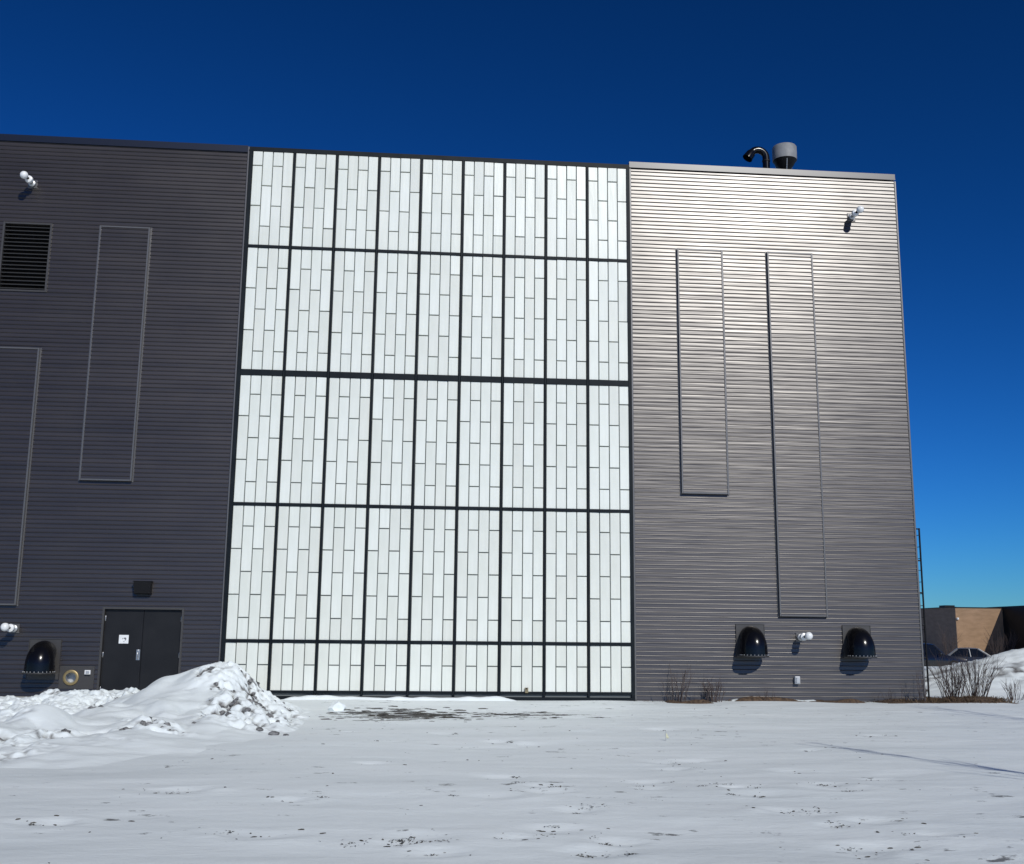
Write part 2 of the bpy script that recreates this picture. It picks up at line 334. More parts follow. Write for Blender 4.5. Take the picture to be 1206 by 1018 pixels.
# translucent wall
ROWS = [0.25, 1.433, 4.725, 8.035, 11.35, 13.92]
tw = sub(MB().box(-0.04, 9.92, -0.02, -0.001, 0.15, 13.93), 'translucent_wall', M['joint'], bld)
for i in range(10):
    hw = 0.026; x = i*BAY; x0, x1 = x-hw, x+hw
    if i == 0: x0, x1 = -0.058, 0.035
    if i == 9: x0, x1 = 9.855, 9.94
    sub(MB().bevbox(x0, x1, -0.085, -0.02, 0.16 if 0 < i < 9 else 0.04, 13.945, .006), 'mullion', M['mullion'], tw)
for k, z in enumerate(ROWS):
    h = {0: .03, 2: .04, 3: .074}.get(k, .038)
    if k == 3: h = .074
    if k == 2: h = .038
    if k == 5: continue
    for i in range(9):
        sub(MB().bevbox(i*BAY+.031, (i+1)*BAY-.031, -0.080, -0.02, z-h, z+h, .005), 'transom', M['mullion'], tw)
# panes in brick bond on end
PW = (BAY-0.06)/4
panes = []
for k in range(5):
    z0 = ROWS[k] + (.03 if k == 0 else .074 if k == 3 else .038); z1 = ROWS[k+1] - (.074 if k == 2 else .038 if k < 4 else -.02)
    for i in range(9):
        for c in range(4):
            base = ROWS[k]
            if k == 0: js = [] if c % 2 == 0 else [ROWS[1]-0.555]
            else: js = [base+1.1*q for q in (1, 2)] if c % 2 == 0 else [base+0.55+1.1*q for q in (0, 1, 2)]
            js = [j for j in js if z0+.12 < j < z1-.12]
            e = [z0] + js + [z1]
            for a in range(len(e)-1):
                lo = e[a] + (.013 if a else .002); hi = e[a+1] - (.013 if a < len(e)-2 else .002)
                x0 = i*BAY+.03+c*PW + .011; x1 = x0 + PW - .022
                d2 = ((x0+x1)/2-4.46)**2+27.1**2+((lo+hi)/2-1.6)**2
                panes.append(((hi-lo)/d2, x0, x1, lo, hi))
panes.sort(reverse=True)
rp = random.Random(3); cache = {}
rest = MB()
for idx, (a, x0, x1, lo, hi) in enumerate(panes):
    w_, h_ = x1-x0, hi-lo; tx = rp.gauss(0, .007); tz = rp.gauss(0, .016); dy = rp.uniform(-.004, .004)
    if idx < 300:
        key = round(h_, 2)
        if key not in cache: cache[key] = MB().bevbox(-w_/2, w_/2, -0.022, 0.015, -h_/2, h_/2, .006).mesh('pane', M['pane'])
        link('pane', cache[key], tw, ((x0+x1)/2, -0.034+dy, (lo+hi)/2), (tx, 0, tz))
    else:
        o = len(rest.v); rest.bevbox(-w_/2, w_/2, -0.022, 0.015, -h_/2, h_/2, .006)
        mt = Matrix.Translation(((x0+x1)/2, -0.034+dy, (lo+hi)/2)) @ Matrix.Rotation(tz, 4, 'Z') @ Matrix.Rotation(tx, 4, 'X')
        for q in range(o, len(rest.v)): rest.v[q] = tuple(mt @ Vector(rest.v[q]))
tag(rest.build('pane', M['pane'], tw), kind='stuff')
sub(MB().box(-0.05, 9.94, -0.10, 0.0, 0.02, 0.155), 'base_flashing', M['mullion'], bld)
# projecting siding panels
PP = 0.085
for (x0, x1, z0, z1, lab) in ((-6.75, -4.86, 2.21, 8.48, 'projecting panel at the left edge of the photo'), (-3.66, -2.42, 5.22, 11.72, 'projecting panel beside the black louver'),
                         (11.20, 12.42, 5.21, 11.75, 'shorter of the two projecting panels'), (13.64, 14.88, 2.16, 11.76, 'longest projecting panel')):
    body = MB(); y = -PP
    body.box(x0+.01, x1-.01, y+.003, -0.015, z0+.01, z1-.01)
    pb = sub(body, 'projecting_panel', M['cap'], bld); pb['label'] = lab
    f = MB(); corr(f, x0+.03, x1-.03, z0+.03, z1-.03, y); f.build('siding_face', M['siding'], pb)
    for (a0, a1, b0, b1) in ((x0, x0+.038, z0, z1), (x1-.038, x1, z0, z1)):
        MB().bevbox(a0, a1, y-.024, -0.012, b0, b1, .004).build('edge_trim', M['trim'], pb)
    for (a0, a1) in ((x0-.030, x0-.002), (x1+.002, x1+.030)):
        MB().box(a0, a1, -.034, -.006, z0-.02, z1+.02).build('wall_trim', M['trim'], pb)
    for (b0, b1) in ((z0, z0+.038), (z1-.038, z1)):
        MB().bevbox(x0+.039, x1-.039, y-.024, -0.012, b0, b1, .004).build('edge_trim', M['trim'], pb)
# double door
fr = MB()
fr.box(DX0, DX0+.05, -0.03, 0.28, 0, DZ); fr.box(DX1-.05, DX1, -0.03, 0.28, 0, DZ); fr.box(DX0+.05, DX1-.05, -0.03, 0.28, DZ-.05, DZ)
door = sub(fr, 'double_door', M['plate'], bld); door['label'] = 'black steel double door with grey metal frame'
mid = (DX0+DX1)/2
for (a0, a1) in ((DX0+.055, mid-.003), (mid+.003, DX1-.055)):
    MB().bevbox(a0, a1, 0.055, 0.10, 0.02, DZ-.055, .004).build('door_leaf', M['door'], door)
for hz in (0.28, 1.08, 1.93):
    for hx in (DX0+.066, DX1-.066):
        MB().lathe([(.011, -.06), (.013, -.055), (.013, .055), (.011, .06)], 8, (hx, 0.046, hz)).build('hinge', M['steel'], door, True)
hd = MB().bevbox(mid-.115, mid-.03, 0.044, 0.054, 0.96, 1.21, .003)
hd.tube([(mid-.075, 0.05, 1.0), (mid-.075, 0.0, 1.0), (mid-.075, -.012, 1.02), (mid-.075, -.012, 1.12), (mid-.075, 0.0, 1.14), (mid-.075, 0.05, 1.14)], .009, 8)
hd.build('handle', M['steel'], door, True)
MB().lathe([(.02, 0), (.02, .012), (.012, .016)], 12, (mid-.075, 0.045, 1.185), 'y').build('lock_cylinder', M['galv'], door, True)
# louver
fr = MB()
fr.bevbox(LX0, LX0+.05, -0.045, 0.25, LZ0, LZ1, .004); fr.bevbox(LX1-.05, LX1, -0.045, 0.25, LZ0, LZ1, .004)
fr.bevbox(LX0+.05, LX1-.05, -0.045, 0.25, LZ0, LZ0+.045, .004); fr.bevbox(LX0+.05, LX1-.05, -0.045, 0.25, LZ1-.045, LZ1, .004)
lv = sub(fr, 'louver', M['plate'], bld); lv['label'] = 'black ventilation louver with horizontal slats'
MB().box(LX0+.05, LX1-.05, 0.24, 0.26, LZ0+.05, LZ1-.05).build('duct_back', M['dark'], lv)
nb = 17; st = (LZ1-LZ0-.10)/nb
sm_ = MB().add([(LX0+.052, -.02, -.030), (LX1-.052, -.02, -.030), (LX1-.052, .09, .032), (LX0+.052, .09, .032),
                (LX0+.052, -.02, -.018), (LX1-.052, -.02, -.018), (LX1-.052, .09, .044), (LX0+.052, .09, .044)],
               [(0,3,2,1),(4,5,6,7),(0,1,5,4),(1,2,6,5),(2,3,7,6),(3,0,4,7)]).mesh('slat', M['slat'])
for i in range(nb): link('slat', sm_, lv, (0, 0, LZ0+.05+st*(i+.5)))
# curb on the left
cb = MB().bevbox(XL, -2.93, -0.34, -0.012, -0.3, 0.115, .02); sub(cb, 'concrete_curb', M['concrete'], bld)

# ------------------------------------------------------------------ things on the walls
def wall_fixture(x, z, label, turn):
    t = thing('wall_fixture', label, 'wall fixture', (x, -0.02, z), 0, 'white ball-headed wall fixtures')
    MB().bevbox(-.11, .11, -.02, .02, -.11, .11, .006).build('mounting_plate', M['trim'], t)
    arm = MB(); arm.tube([(0, 0, 0), (0, -.12, 0), (0, -.26, .01)], [.05, .045, .045], 12)
    arm.lathe([(.05, 0), (.085, .02), (.085, .06), (.05, .08)], 16, (0, -.02, 0), 'y'); arm.build('arm', M['galv'], t, True)
    el = MB(); el.lathe([(.045, 0), (.088, .015), (.098, .06), (.088, .11), (.05, .125)], 18, (0, -.22, .01), 'y'); el.build('collar', M['white'], t, True)
    el = MB(); el.tube([(0, -.33, .01), (turn*.02, -.38, .02), (turn*.04, -.43, .025)], [.03, .035, .05], 10); el.build('neck', M['blackmatte'], t, True)
    MB().sphere((turn*.05, -.50, .03), .098, 18, 12).build('ball_head', M['white'], t, True)
wall_fixture(-5.42, 12.77, 'white ball-headed fixture above the louver, near the top left of the wall', -1)
wall_fixture(-4.86, 1.67, 'white ball-headed fixture low on the left wall, above the black hood', -1)
wall_fixture(14.16, 1.65, 'white ball-headed fixture low on the wall, between two black hoods', 1)
wall_fixture(16.04, 12.86, 'white ball-headed fixture near the top right corner of the sunlit wall', 1)

def hood(x, ztop, label, H_=0.80):
    t = thing('vent_hood', label, 'vent hood', (x, -0.02, ztop), 0, 'black vent hoods on the walls')
    W_ = 0.355
    p = MB(); p.bevbox(-W_, W_, -.022, 0.02, -H_, 0, .004)
    p.box(-W_-.012, -W_, -.034, .02, -H_, 0); p.box(W_, W_+.012, -.034, .02, -H_, 0); p.box(-W_-.012, W_+.012, -.034, .02, 0, .012)
    p.build('backing_plate', M['plate'], t)
    # cowl: round duct that leaves the wall and bends down, with a flared rim
    r_ = 0.33; Rb = 0.25; zc = -0.03-.84*r_; path = []; k = 14; vs = []; n = 28
    rings = []
    for i in range(k+1):
        a = math.pi/2*i/k
        rings.append((Vector((0, -.02-Rb*math.sin(a)*1.0, zc-Rb*(1-math.cos(a)))), a, r_*(0.84+.16*i/k)))
    for dz in (.08, .15, .22): rings.append((Vector((0, -.02-Rb-.004*dz/.22, zc-Rb-dz)), math.pi/2, r_*(1.0+.2*dz*.5)))
    for (cpt, a, rr) in rings:
        up = Vector((0, -math.sin(a-math.pi/2)*-1, 0))
        d = Vector((0, -math.cos(a), -math.sin(a))); nrm = Vector((0, -math.sin(a), math.cos(a)))
        for j in range(n):
            an = 2*math.pi*j/n; v = cpt + Vector((1, 0, 0))*rr*math.cos(an) + nrm*rr*math.sin(an)
            v.y = min(v.y, -.006); vs.append(v)
    fs = [(i*n+j, i*n+(j+1)%n, (i+1)*n+(j+1)%n, (i+1)*n+j) for i in range(len(rings)-1) for j in range(n)]
    cw = MB().add(vs, fs).build('cowl', M['black'], t, True)
    # flange with rivets
    zb = zc-Rb-.22; fl = MB(); yc = -.02-Rb-.004; ro = r_*1.02
    ring = []
    for j in range(n):
        an = 2*math.pi*j/n
        for (rr, zz) in ((ro, zb), (ro+.028, zb-.004), (ro+.028, zb+.016), (ro, zb+.02)):
            ring.append((rr*math.cos(an), min(-.006, yc+rr*math.sin(an)), zz))
    f2 = [(j*4+q, j*4+(q+1)%4, ((j+1)%n)*4+(q+1)%4, ((j+1)%n)*4+q) for j in range(n) for q in range(4)]
    fl.add(ring, f2); fl.build('rim_flange', M['plate'], t)
    rv = MB().sphere((0, 0, 0), .014, 8, 5).mesh('rivet', M['galv'])
    for j in range(13):
        an = math.pi+math.pi*j/12; link('rivet', rv, cw, ((ro+.012)*math.cos(an), min(-.02, yc+(ro+.012)*math.sin(an)), zb+.035))
    return t
hood(-4.13, 1.43, 'black curved vent hood left of the door, beside the round pipe end', .93)
hood(12.885, 1.95, 'black curved vent hood nearer the white panel wall')
hood(15.63, 1.95, 'black curved vent hood nearer the right corner of the building')

t = thing('pipe_outlet', 'round brass-rimmed pipe end in a dark plate beside the door', 'pipe', (-3.42, -0.02, 0.55))
p = MB(); p.box(-.33, -.185, -.012, .005, -.26, .27); p.box(.065, .46, -.012, .005, -.26, .27); p.box(-.185, .065, -.012, .005, .125, .27); p.box(-.185, .065, -.012, .005, -.26, -.125)
p.build('backing_plate', M['plate'], t)
nn = 28; vs = []
for j in range(nn):
    an = 2*math.pi*j/nn
    for (rr, yy) in ((.119, .0), (.119, -.045), (.150, -.052), (.178, -.040), (.180, -.011)): vs.append((-.06+rr*math.cos(an), yy, rr*math.sin(an)))
MB().add(vs, [(j*5+q, j*5+q+1, ((j+1) % nn)*5+q+1, ((j+1) % nn)*5+q) for j in range(nn) for q in range(4)]).build('rim', M['brass'], t, True)
vs = []
for j in range(nn):
    an = 2*math.pi*j/nn
    for yy in (-.03, .17): vs.append((-.06+.118*math.cos(an), yy, .118*math.sin(an)))
MB().add(vs, [(j*2, j*2+1, ((j+1) % nn)*2+1, ((j+1) % nn)*2) for j in range(nn)] + [tuple(j*2+1 for j in range(nn))]).build('pipe_bore', M['galv'], t, True)
t = thing('junction_box', 'small white box on the wall between the pipe end and the door', 'junction box', (-3.10, -0.05, 0.675))
MB().bevbox(-.065, .065, -.05, .01, -.05, .05, .008).build('box_body', M['white'], t); MB().bevbox(-.035, .045, -.062, -.048, -.03, .03, .004).build('box_lid', M['galv'], t)
t = thing('outlet_box', 'small white outlet box low on the right wall', 'outlet box', (14.03, -0.03, 0.60))
MB().bevbox(-.06, .06, -.10, .01, -.09, .09, .012).build('box_body', M['white'], t); MB().bevbox(-.045, .045, -.118, -.098, -.07, .07, .006).build('box_lid', M['galv'], t)
t = thing('wall_light', 'black wall light box above the double door', 'wall light', (-1.965, -0.02, 2.65))
MB().add([(-.20, .01, -.15), (.20, .01, -.15), (.20, .01, .15), (-.20, .01, .15), (-.19, -.14, -.13), (.19, -.14, -.13), (.20, -.20, .15), (-.20, -.20, .15)],
         [(0,1,2,3),(4,7,6,5),(0,4,5,1),(1,5,6,2),(2,6,7,3),(3,7,4,0)]).build('housing', M['blackmatte'], t)
MB().bevbox(-.15, .15, -.12, -.03, -.155, -.148, .002).build('lens', M['carglass'], t)
MB().bevbox(-.215, .215, -.21, .012, .151, .165, .003).build('top_plate', M['blackmatte'], t)
t = thing('door_sign', 'small white square sign on the left door leaf', 'sign', (-2.36, 0.052, 1.445))
MB().bevbox(-.112, .112, -.004, .002, -.10, .10, .001).build('sign_plate', M['white'], t)
g = MB()   # the faint printed mark
def stroke(x0, z0, x1, z1, w_=.008):
    d = Vector((x1-x0, 0, z1-z0)).normalized(); p = Vector((-d.z, 0, d.x))*w_
    a = Vector((x0, -.0052, z0)); b_ = Vector((x1, -.0052, z1)); g.add([a+p, a-p, b_-p, b_+p], [(0, 1, 2, 3)])
for s_ in ((.005, .02, .035, .035), (.035, .035, .05, .02), (.05, .02, .05, -.01), (.05, -.01, .03, -.025), (.012, .012, .045, .008), (-.02, .03, -.02, .0), (.0, -.055, .02, -.055)): stroke(*s_)
g.build('printed_mark', M['ink'], t)
t = thing('wall_tag', 'small tan tag at the foot of the white panel wall', 'tag', (7.27, -0.10, 0.33))
MB().bevbox(-.04, .04, -.02, .015, -.075, .05, .005).build('tag_plate', M['tagtan'], t); MB().lathe([(.016, 0), (.016, .02)], 10, (0, -.02, .03), 'y').build('screw', M['blackmatte'], t)

# ladder on the right flank, seen on edge
t = thing('side_ladder', 'dark metal ladder fixed to the right flank of the building', 'ladder', (XR, 0.55, 0))
for yy in (-.06, .40):
    MB().tube([(.34, yy, 0.05), (.34, yy, 4.50)], .024, 8).build('stile', M['blackmatte'], t, True)
    for k in range(6):
        zb = 4.48-.83*k
        MB().tube([(0.0, yy, zb), (.34, yy, zb)], .02, 6).build('bracket', M['blackmatte'], t, True)
for k in range(14): MB().tube([(.34, -.06, 4.32-.305*k), (.34, .40, 4.32-.305*k)], .009, 6).build('rung', M['blackmatte'], t, True)

# roof pieces
t = thing('gooseneck_pipe', 'black gooseneck pipe on the roof beside the exhaust fan', 'roof pipe', (14.42, 2, 13.72))
p = [(0, 0, 0), (0, 0, 1.66)] + [(-.24+.24*math.cos(a), 0, 1.70+.24*math.sin(a)) for a in [math.pi*i/12 for i in range(0, 11)]] + [(-.56, 0, 1.66)]
MB().tube(p, [.105]*(len(p)-2)+[.135, .155], 16, False).build('pipe_bend', M['black'], t, True)
MB().lathe([(.16, -.12), (.16, .12), (.11, .14)], 16).build('flashing_collar', M['galv'], t, True)
MB().lathe([(.11, 1.58), (.118, 1.585), (.118, 1.625), (.11, 1.63)], 16).build('joint_band', M['blackmatte'], t, True)
t = thing('exhaust_fan', 'grey drum-shaped exhaust fan on a stem above the roof edge', 'exhaust fan', (14.98, 2, 13.6))
MB().lathe([(.35, 1.76), (.352, 2.15), (.33, 2.19), (.02, 2.21)], 32).build('drum', M['fan'], t, True)
MB().lathe([(.12, 1.40), (.16, 1.50), (.25, 1.60), (.30, 1.70), (.34, 1.755), (.345, 1.77)], 28).build('cone', M['blackmatte'], t, True)
MB().lathe([(.14, 0), (.135, 1.42)], 18).build('stem', M['black'], t, True)
MB().lathe([(.17, 0), (.17, .12), (.11, .14)], 16).build('flashing_collar', M['galv'], t, True)
for a in (0.4, 2.5, 4.6): MB().tube([(.13*math.cos(a), .13*math.sin(a), 1.15), (.30*math.cos(a), .30*math.sin(a), 1.72)], .012, 6).build('strut', M['galv'], t)

# ------------------------------------------------------------------ snow pile on the left
BL = [(.57,-4.0,1.12,.74,1.4),(.15,-4.2,.90,.72,1.3),(-.37,-4.3,.76,.60,1.25),(-.95,-4.1,.48,.70,1.0),(1.0,-5.3,.55,.72,1.5),
      (0.05,-6.0,.50,.80,1.2),(-.86,-6.6,.36,.75,1.0),(1.35,-6.8,.26,.7,1.3),(-1.3,-9.0,.52,.50,.85),(-.75,-8.6,.30,.7,1.2),(.1,-8.6,.24,.9,1.4),(.9,-8.2,.20,1.0,1.5),
      (-2.4,-9.2,.22,.9,1.0),(-.3,-10.4,.16,1.2,1.0),(-1.7,-10.6,.22,1.0,1.0),(-1.0,-11.6,.17,.9,.8),(.2,-11.0,.12,.8,.8),(-2.3,-12.2,.20,1.0,.9),(-.5,-12.3,.09,1.0,.7)]
def clod(x, y, s, sd):
    d = noise.voronoi((x*s, y*s, sd))[0]; return d[1]-d[0]
def blob(x, y, s, sd):      # rounded lumps of unequal size
    c = noise.cell((math.floor(x*s*.5), math.floor(y*s*.5), sd)); d = noise.voronoi((x*s, y*s, sd))[0][0]
    return math.sqrt(max(0, 1-(d/(.62+.12*c))**2))
def pile_z(x, y):
    acc = 0.0; k = 10.0
    for (cx, cy, h, sx, sy) in BL:
        q = ((x-cx)/sx)**2 + ((y-cy)/sy)**2
        if q < 12: acc += math.exp(k*h*math.exp(-q*.62))-1
    z = math.log(1+acc)/k
    body = sm(.04, .3, z)
    wx = x+.3*N(x*.9, y*.9, 3); wy = y+.3*N(x*.8, y*.8, 8)
    z += body*(.07*N(wx*1.5, wy*1.0, 2) + .03*N(wx*3.2, wy*2.0, 5) - .05*(1-abs(N(wx*1.1, wy*.8, 17)))**6)
    # loose lumps thrown up along the wall foot
    zone = sm(-6.6, -4.6, y+.4*N(x, y, 2))*sm(-1.5, -2.1, y)*sm(-.35, -1.2, x+.15*(y+2.5))
    if zone > .01:
        base = .07+.22*math.exp(-((y+2.6)/.7)**2)*sm(-4.6, -1.4, x)
        ux = x+.16*N(x*3.1, y*3.1, 50)+.05*N(x*8, y*8, 52); uy = y+.16*N(x*3.1, y*3.1, 51)+.05*N(x*8, y*8, 53)
        base += .15*blob(ux, uy, 1.7, 1.3)*(.6+.8*N(x*.9, y*.9, 33))+.08*max(blob(ux, uy, 3.6, 2.3), .8*blob(ux+.13, uy, 6.1, 4.1))+.03*blob(ux, uy, 12, 2)+.045*N(x*6, y*6, 4)+.03*N(x*14, y*14, 6)
        z = max(z, base*zone)
    # rough right flank and scattered broken crust
    rough = sm(.55, 1.05, x+.3*N(x*1.3, y*1.3, 6)+.08*(y+5.5))*sm(.03, .16, z)*sm(-8.9, -7.6, y)
    rough = max(rough, 1.2*math.exp(-((x+1.2)/1.0)**2-((y+10.9)/.7)**2)*(0.35+1.2*N(x*1.7, y*1.7, 1)), .8*sm(.12, .42, N(x*.9+5, y*1.1, 12))*sm(.06, .2, z))
    rough = max(0, min(1, rough))
    d = 0.0
    if rough > .02:
        xx = x+.12*N(x*4, y*4); c0 = blob(xx, y*.9, 2.3, 9); c = clod(xx, y*.9, 3.6, 7); c2 = blob(x, y, 8.5, 3)
        z += rough*(.17*c0+.08*min(c, .8)+.04*c2-.13+.05*N(x*9, y*9, 3))
        d = rough*sm(.34, .10, c*.5+c2*.25+c0*.2)*sm(-.30, .12, N(x*2.6, y*2.0, 20)+.4*N(x*8, y*7, 2))  # dirt in the creases, with the lumps' small shadows painted in
    ed = max(abs(x+1.6)/5.0, abs(y+7.6)/6.8)
    return z - .068 + .035*N(x*1.1, y*.8, 41)+.02*N(x*2.9, y*2.2, 43) - .2*sm(.80, .97, ed), min(1, d*1.5)
X0, X1, Y0, Y1, ST = -6.0, 3.2, -14.4, -1.1, 0.034
nx = int((X1-X0)/ST)+1; ny = int((Y1-Y0)/ST)+1
vs = []; dirt_shade = []
for j in range(ny):
    for i in range(nx):
        x = X0+i*ST; y = Y0+j*ST; z, d = pile_z(x, y); vs.append((x, y, z+ground_z(x, y)+.012)); dirt_shade.append(d)
fs = []
for j in range(ny-1):
    for i in range(nx-1):
        a = j*nx+i; q = (a, a+1, a+nx+1, a+nx)
        if any(vs[v][2] > ground_z(vs[v][0], vs[v][1])-.02 for v in q): fs.append(q)
me = bpy.data.meshes.new('snow_pile'); me.from_pydata(vs, [], fs); me.materials.append(M['pile'])
at = me.attributes.new('dirt_shade', 'FLOAT', 'POINT'); at.data.foreach_set('value', dirt_shade)
me.polygons.foreach_set('use_smooth', [True]*len(me.polygons))
bm = bmesh.new(); bm.from_mesh(me); bmesh.ops.delete(bm, geom=[v for v in bm.verts if not v.link_faces], context='VERTS'); bm.to_mesh(me); bm.free()
tag(link('snow_pile', me), 'large ploughed heap of white snow in front of the door, its right flank dirty', 'snow pile')
def lump(name, m, size, seed, flat=.7):
    bm = bmesh.new(); bmesh.ops.create_icosphere(bm, subdivisions=2, radius=1)
    for v in bm.verts:
        k = 1+.45*noise.noise(v.co*1.3+Vector((seed, 0, 0)))+.15*noise.noise(v.co*3.5+Vector((0, seed, 0)))
        v.co = Vector((v.co.x*k*size, v.co.y*k*size*.8, v.co.z*k*size*flat))
    me = bpy.data.meshes.new(name); bm.to_mesh(me); bm.free(); me.materials.append(m); return me
def surf(x, y): return max(ground_z(x, y), pile_z(x, y)[0]+ground_z(x, y)+.012)
for (x, y, s_, lab) in ((2.02, -8.35, .085, 'dark clod of dirty ice beside the right foot of the snow heap'), (2.30, -8.75, .10, 'largest dark clod of dirty ice lying off the foot of the snow heap'),
                        (2.52, -8.98, .045, 'smallest dark clod of dirty ice, farthest from the snow heap')):
    tag(link('ice_clod', lump('ice_clod', M['stone'], s_, x*7, .5), None, (x, y, surf(x, y)+s_*.15), (0, 0, x)), lab, 'clod', 'dirty ice clods at the foot of the heap')
tag(link('snow_lump', lump('snow_lump', M['pile'], .16, 4.2, .8), None, (2.93, -3.1, ground_z(2.93, -3.1)+.05)), 'lone white lump of snow lying before the white panel wall', 'snow lump')
# clods embedded in the rough flank
cl = MB(); rc = random.Random(5); proto = [lump('clod', M['stone'], 1, s_) for s_ in (1.1, 2.7, 5.3)]
cnt = 0
while cnt < 280:
    x = rc.uniform(-2.2, 2.2); y = rc.uniform(-10.5, -3.2); z, d = pile_z(x, y)
    if d < .22 or z < .02: continue
    s_ = rc.choice((.02, .025, .03, .04, .05, .065)); p = proto[cnt % 3]; a = rc.uniform(0, 6.3)
    mt = Matrix.Translation((x, y, z+ground_z(x, y)+.01)) @ Matrix.Rotation(a, 4, 'Z') @ Matrix.Scale(s_, 4)
    cl.add([mt @ v.co for v in p.vertices], [tuple(f.vertices) for f in p.polygons]); cnt += 1
tag(cl.build('dirt_clods', M['stone']), 'dark dirty clods embedded in the right flank of the snow heap', 'clods', kind='stuff')
# thin snow ledge along the foot of the white wall
def ledge(name, x0, x1, y0, y1, h, seed, lab):
    mb = MB(); nx_ = int((x1-x0)/.08); prof = []
    for i in range(nx_+1):
        x = x0+(x1-x0)*i/nx_; e = sm(0, .06, i/nx_)*sm(1, .94, i/nx_)
        hh = h*e*(.55+.7*max(0, .5+N(x*.7, seed)))*(.8+.4*N(x*3, seed)); yy = y0+(y1-y0)*.25*N(x*1.1, seed+3)
        gz = ground_z(x, y0)
        prof.append([(x, y1, gz-.03), (x, y1, gz+hh), (x, y1-.35*(y1-yy), gz+hh*.92), (x, y1-.75*(y1-yy), gz+hh*.5), (x, yy, gz-.03)])
    vs = [p for r_ in prof for p in r_]
    mb.add(vs, [(i*5+k, i*5+k+1, (i+1)*5+k+1, (i+1)*5+k) for i in range(nx_) for k in range(4)])
    o = mb.build(name, M['pile']); smooth_mesh(o); return tag(o, lab, 'snow ledge')
ledge('snow_ledge', 1.4, 7.1, -0.32, -0.103, .10, 2, 'thin strip of snow lying along the foot of the white panel wall')
ledge('snow_ledge', 12.3, 14.6, -0.30, -0.03, .05, 7, 'thin strip of snow at the wall foot below the hood nearer the panels')

# ------------------------------------------------------------------ plants and litter
def branch(mb, p, d, L, r0, depth, rnd, spread, kids, up=.1, seg=4, n=5):
    pts = [p]; rad = [r0]
    for i in range(seg):
        d = (d+Vector((rnd.gauss(0, .10), rnd.gauss(0, .10), up*rnd.random()))).normalized(); pts.append(pts[-1]+d*L/seg); rad.append(r0*(1-.75*(i+1)/seg))
    mb.tube(pts, rad, n if depth > 1 else 4, False)
    if depth > 0:
        for _ in range(kids):
            k = rnd.uniform(.3, .95)*seg; i = min(seg-1, int(k)); q = pts[i].lerp(pts[i+1], k-i)
            nd = (d+Vector((rnd.gauss(0, spread), rnd.gauss(0, spread), rnd.gauss(.1, spread*.5)))).normalized()
            branch(mb, q, nd, L*rnd.uniform(.35, .6), max(.0035, r0*.5), depth-1, rnd, spread, kids, up, 3, n)
def shrub(x, y, h, stems, wd, seed, label, thick=.011, depth=1, name='bare_shrub'):
    rnd = random.Random(seed); mb = MB(); gz = surf(x, y) if x < 4 else ground_z(x, y)
    for i in range(stems):
        a = rnd.uniform(0, 6.28); rr = rnd.uniform(0, .35)*wd; b_ = Vector((math.cos(a)*rr, math.sin(a)*rr*.6, -.03))
        d = Vector((math.cos(a)*rnd.uniform(.05, .55)*wd, math.sin(a)*.35*wd, 1)).normalized()
        branch(mb, b_, d, h*rnd.uniform(.55, 1.0), thick*rnd.uniform(.6, 1.1), depth, rnd, .38, 3)
    o = mb.build(name, M['twig'], None, True, (x, y, gz)); return tag(o, label, 'shrub', 'leafless shrubs along the wall foot')
shrub(18.45, .8, 1.12, 46, .95, 1, 'large leafless shrub just right of the building corner')
shrub(19.10, .9, 1.20, 46, .95, 2, 'large leafless shrub, second from the building corner')
shrub(19.95, .55, .55, 16, .95, 3, 'low leafless shrub at the foot of the snow bank, farthest right')
shrub(10.95, -.45, 1.0, 11, .8, 4, 'sparse tall leafless shrub before the right wall, nearest the white panels', .012)
shrub(11.80, -.45, .62, 14, .75, 5, 'short leafless shrub before the right wall, below the shorter projecting panel', .013)
shrub(13.2, -.35, .32, 6, .8, 11, 'tiny leafless shrub at the wall foot below a black hood', .007)
shrub(17.05, -.40, .85, 8, .5, 6, 'dark leafless shrub against the right corner of the building', .010)
shrub(16.3, -.35, .4, 8, .9, 9, 'small twiggy shrub against the wall left of the building corner', .006)

def mulch_bed(name, x0, x1, y0, y1, seed, label):
    mb = MB(); nx_ = int((x1-x0)/.07); ny_ = max(6, int((y1-y0)/.07)); vs = []
    for j in range(ny_+1):
        for i in range(nx_+1):
            u, v = i/nx_, j/ny_; x = x0+(x1-x0)*u; y = y0+(y1-y0)*v
            e = min(sm(0, .12, u), sm(1, .88, u), sm(0, .3, v), sm(1.0, .8, v))
            vs.append((x, y, ground_z(x, y)-.03+e*(.075+.085*N(x*1.6, y*2.0, seed)+.02*N(x*9, y*9, seed))))
    mb.add(vs, [(j*(nx_+1)+i, j*(nx_+1)+i+1, (j+1)*(nx_+1)+i+1, (j+1)*(nx_+1)+i) for j in range(ny_) for i in range(nx_)])
    return tag(smooth_mesh(mb.build(name, M['mulch'])), label, 'planting bed')
mulch_bed('mulch_bed', 15.7, 19.7, -.85, 1.3, 3, 'brown mulch bed under the shrubs at the building corner')
mulch_bed('mulch_bed', 12.2, 15.9, -.42, -.03, 8, 'narrow brown strip of bare earth along the foot of the right wall')
mulch_bed('mulch_bed', 10.6, 11.75, -.95, -.05, 5, 'small brown mulch patch at the foot of the sparse tall shrub')
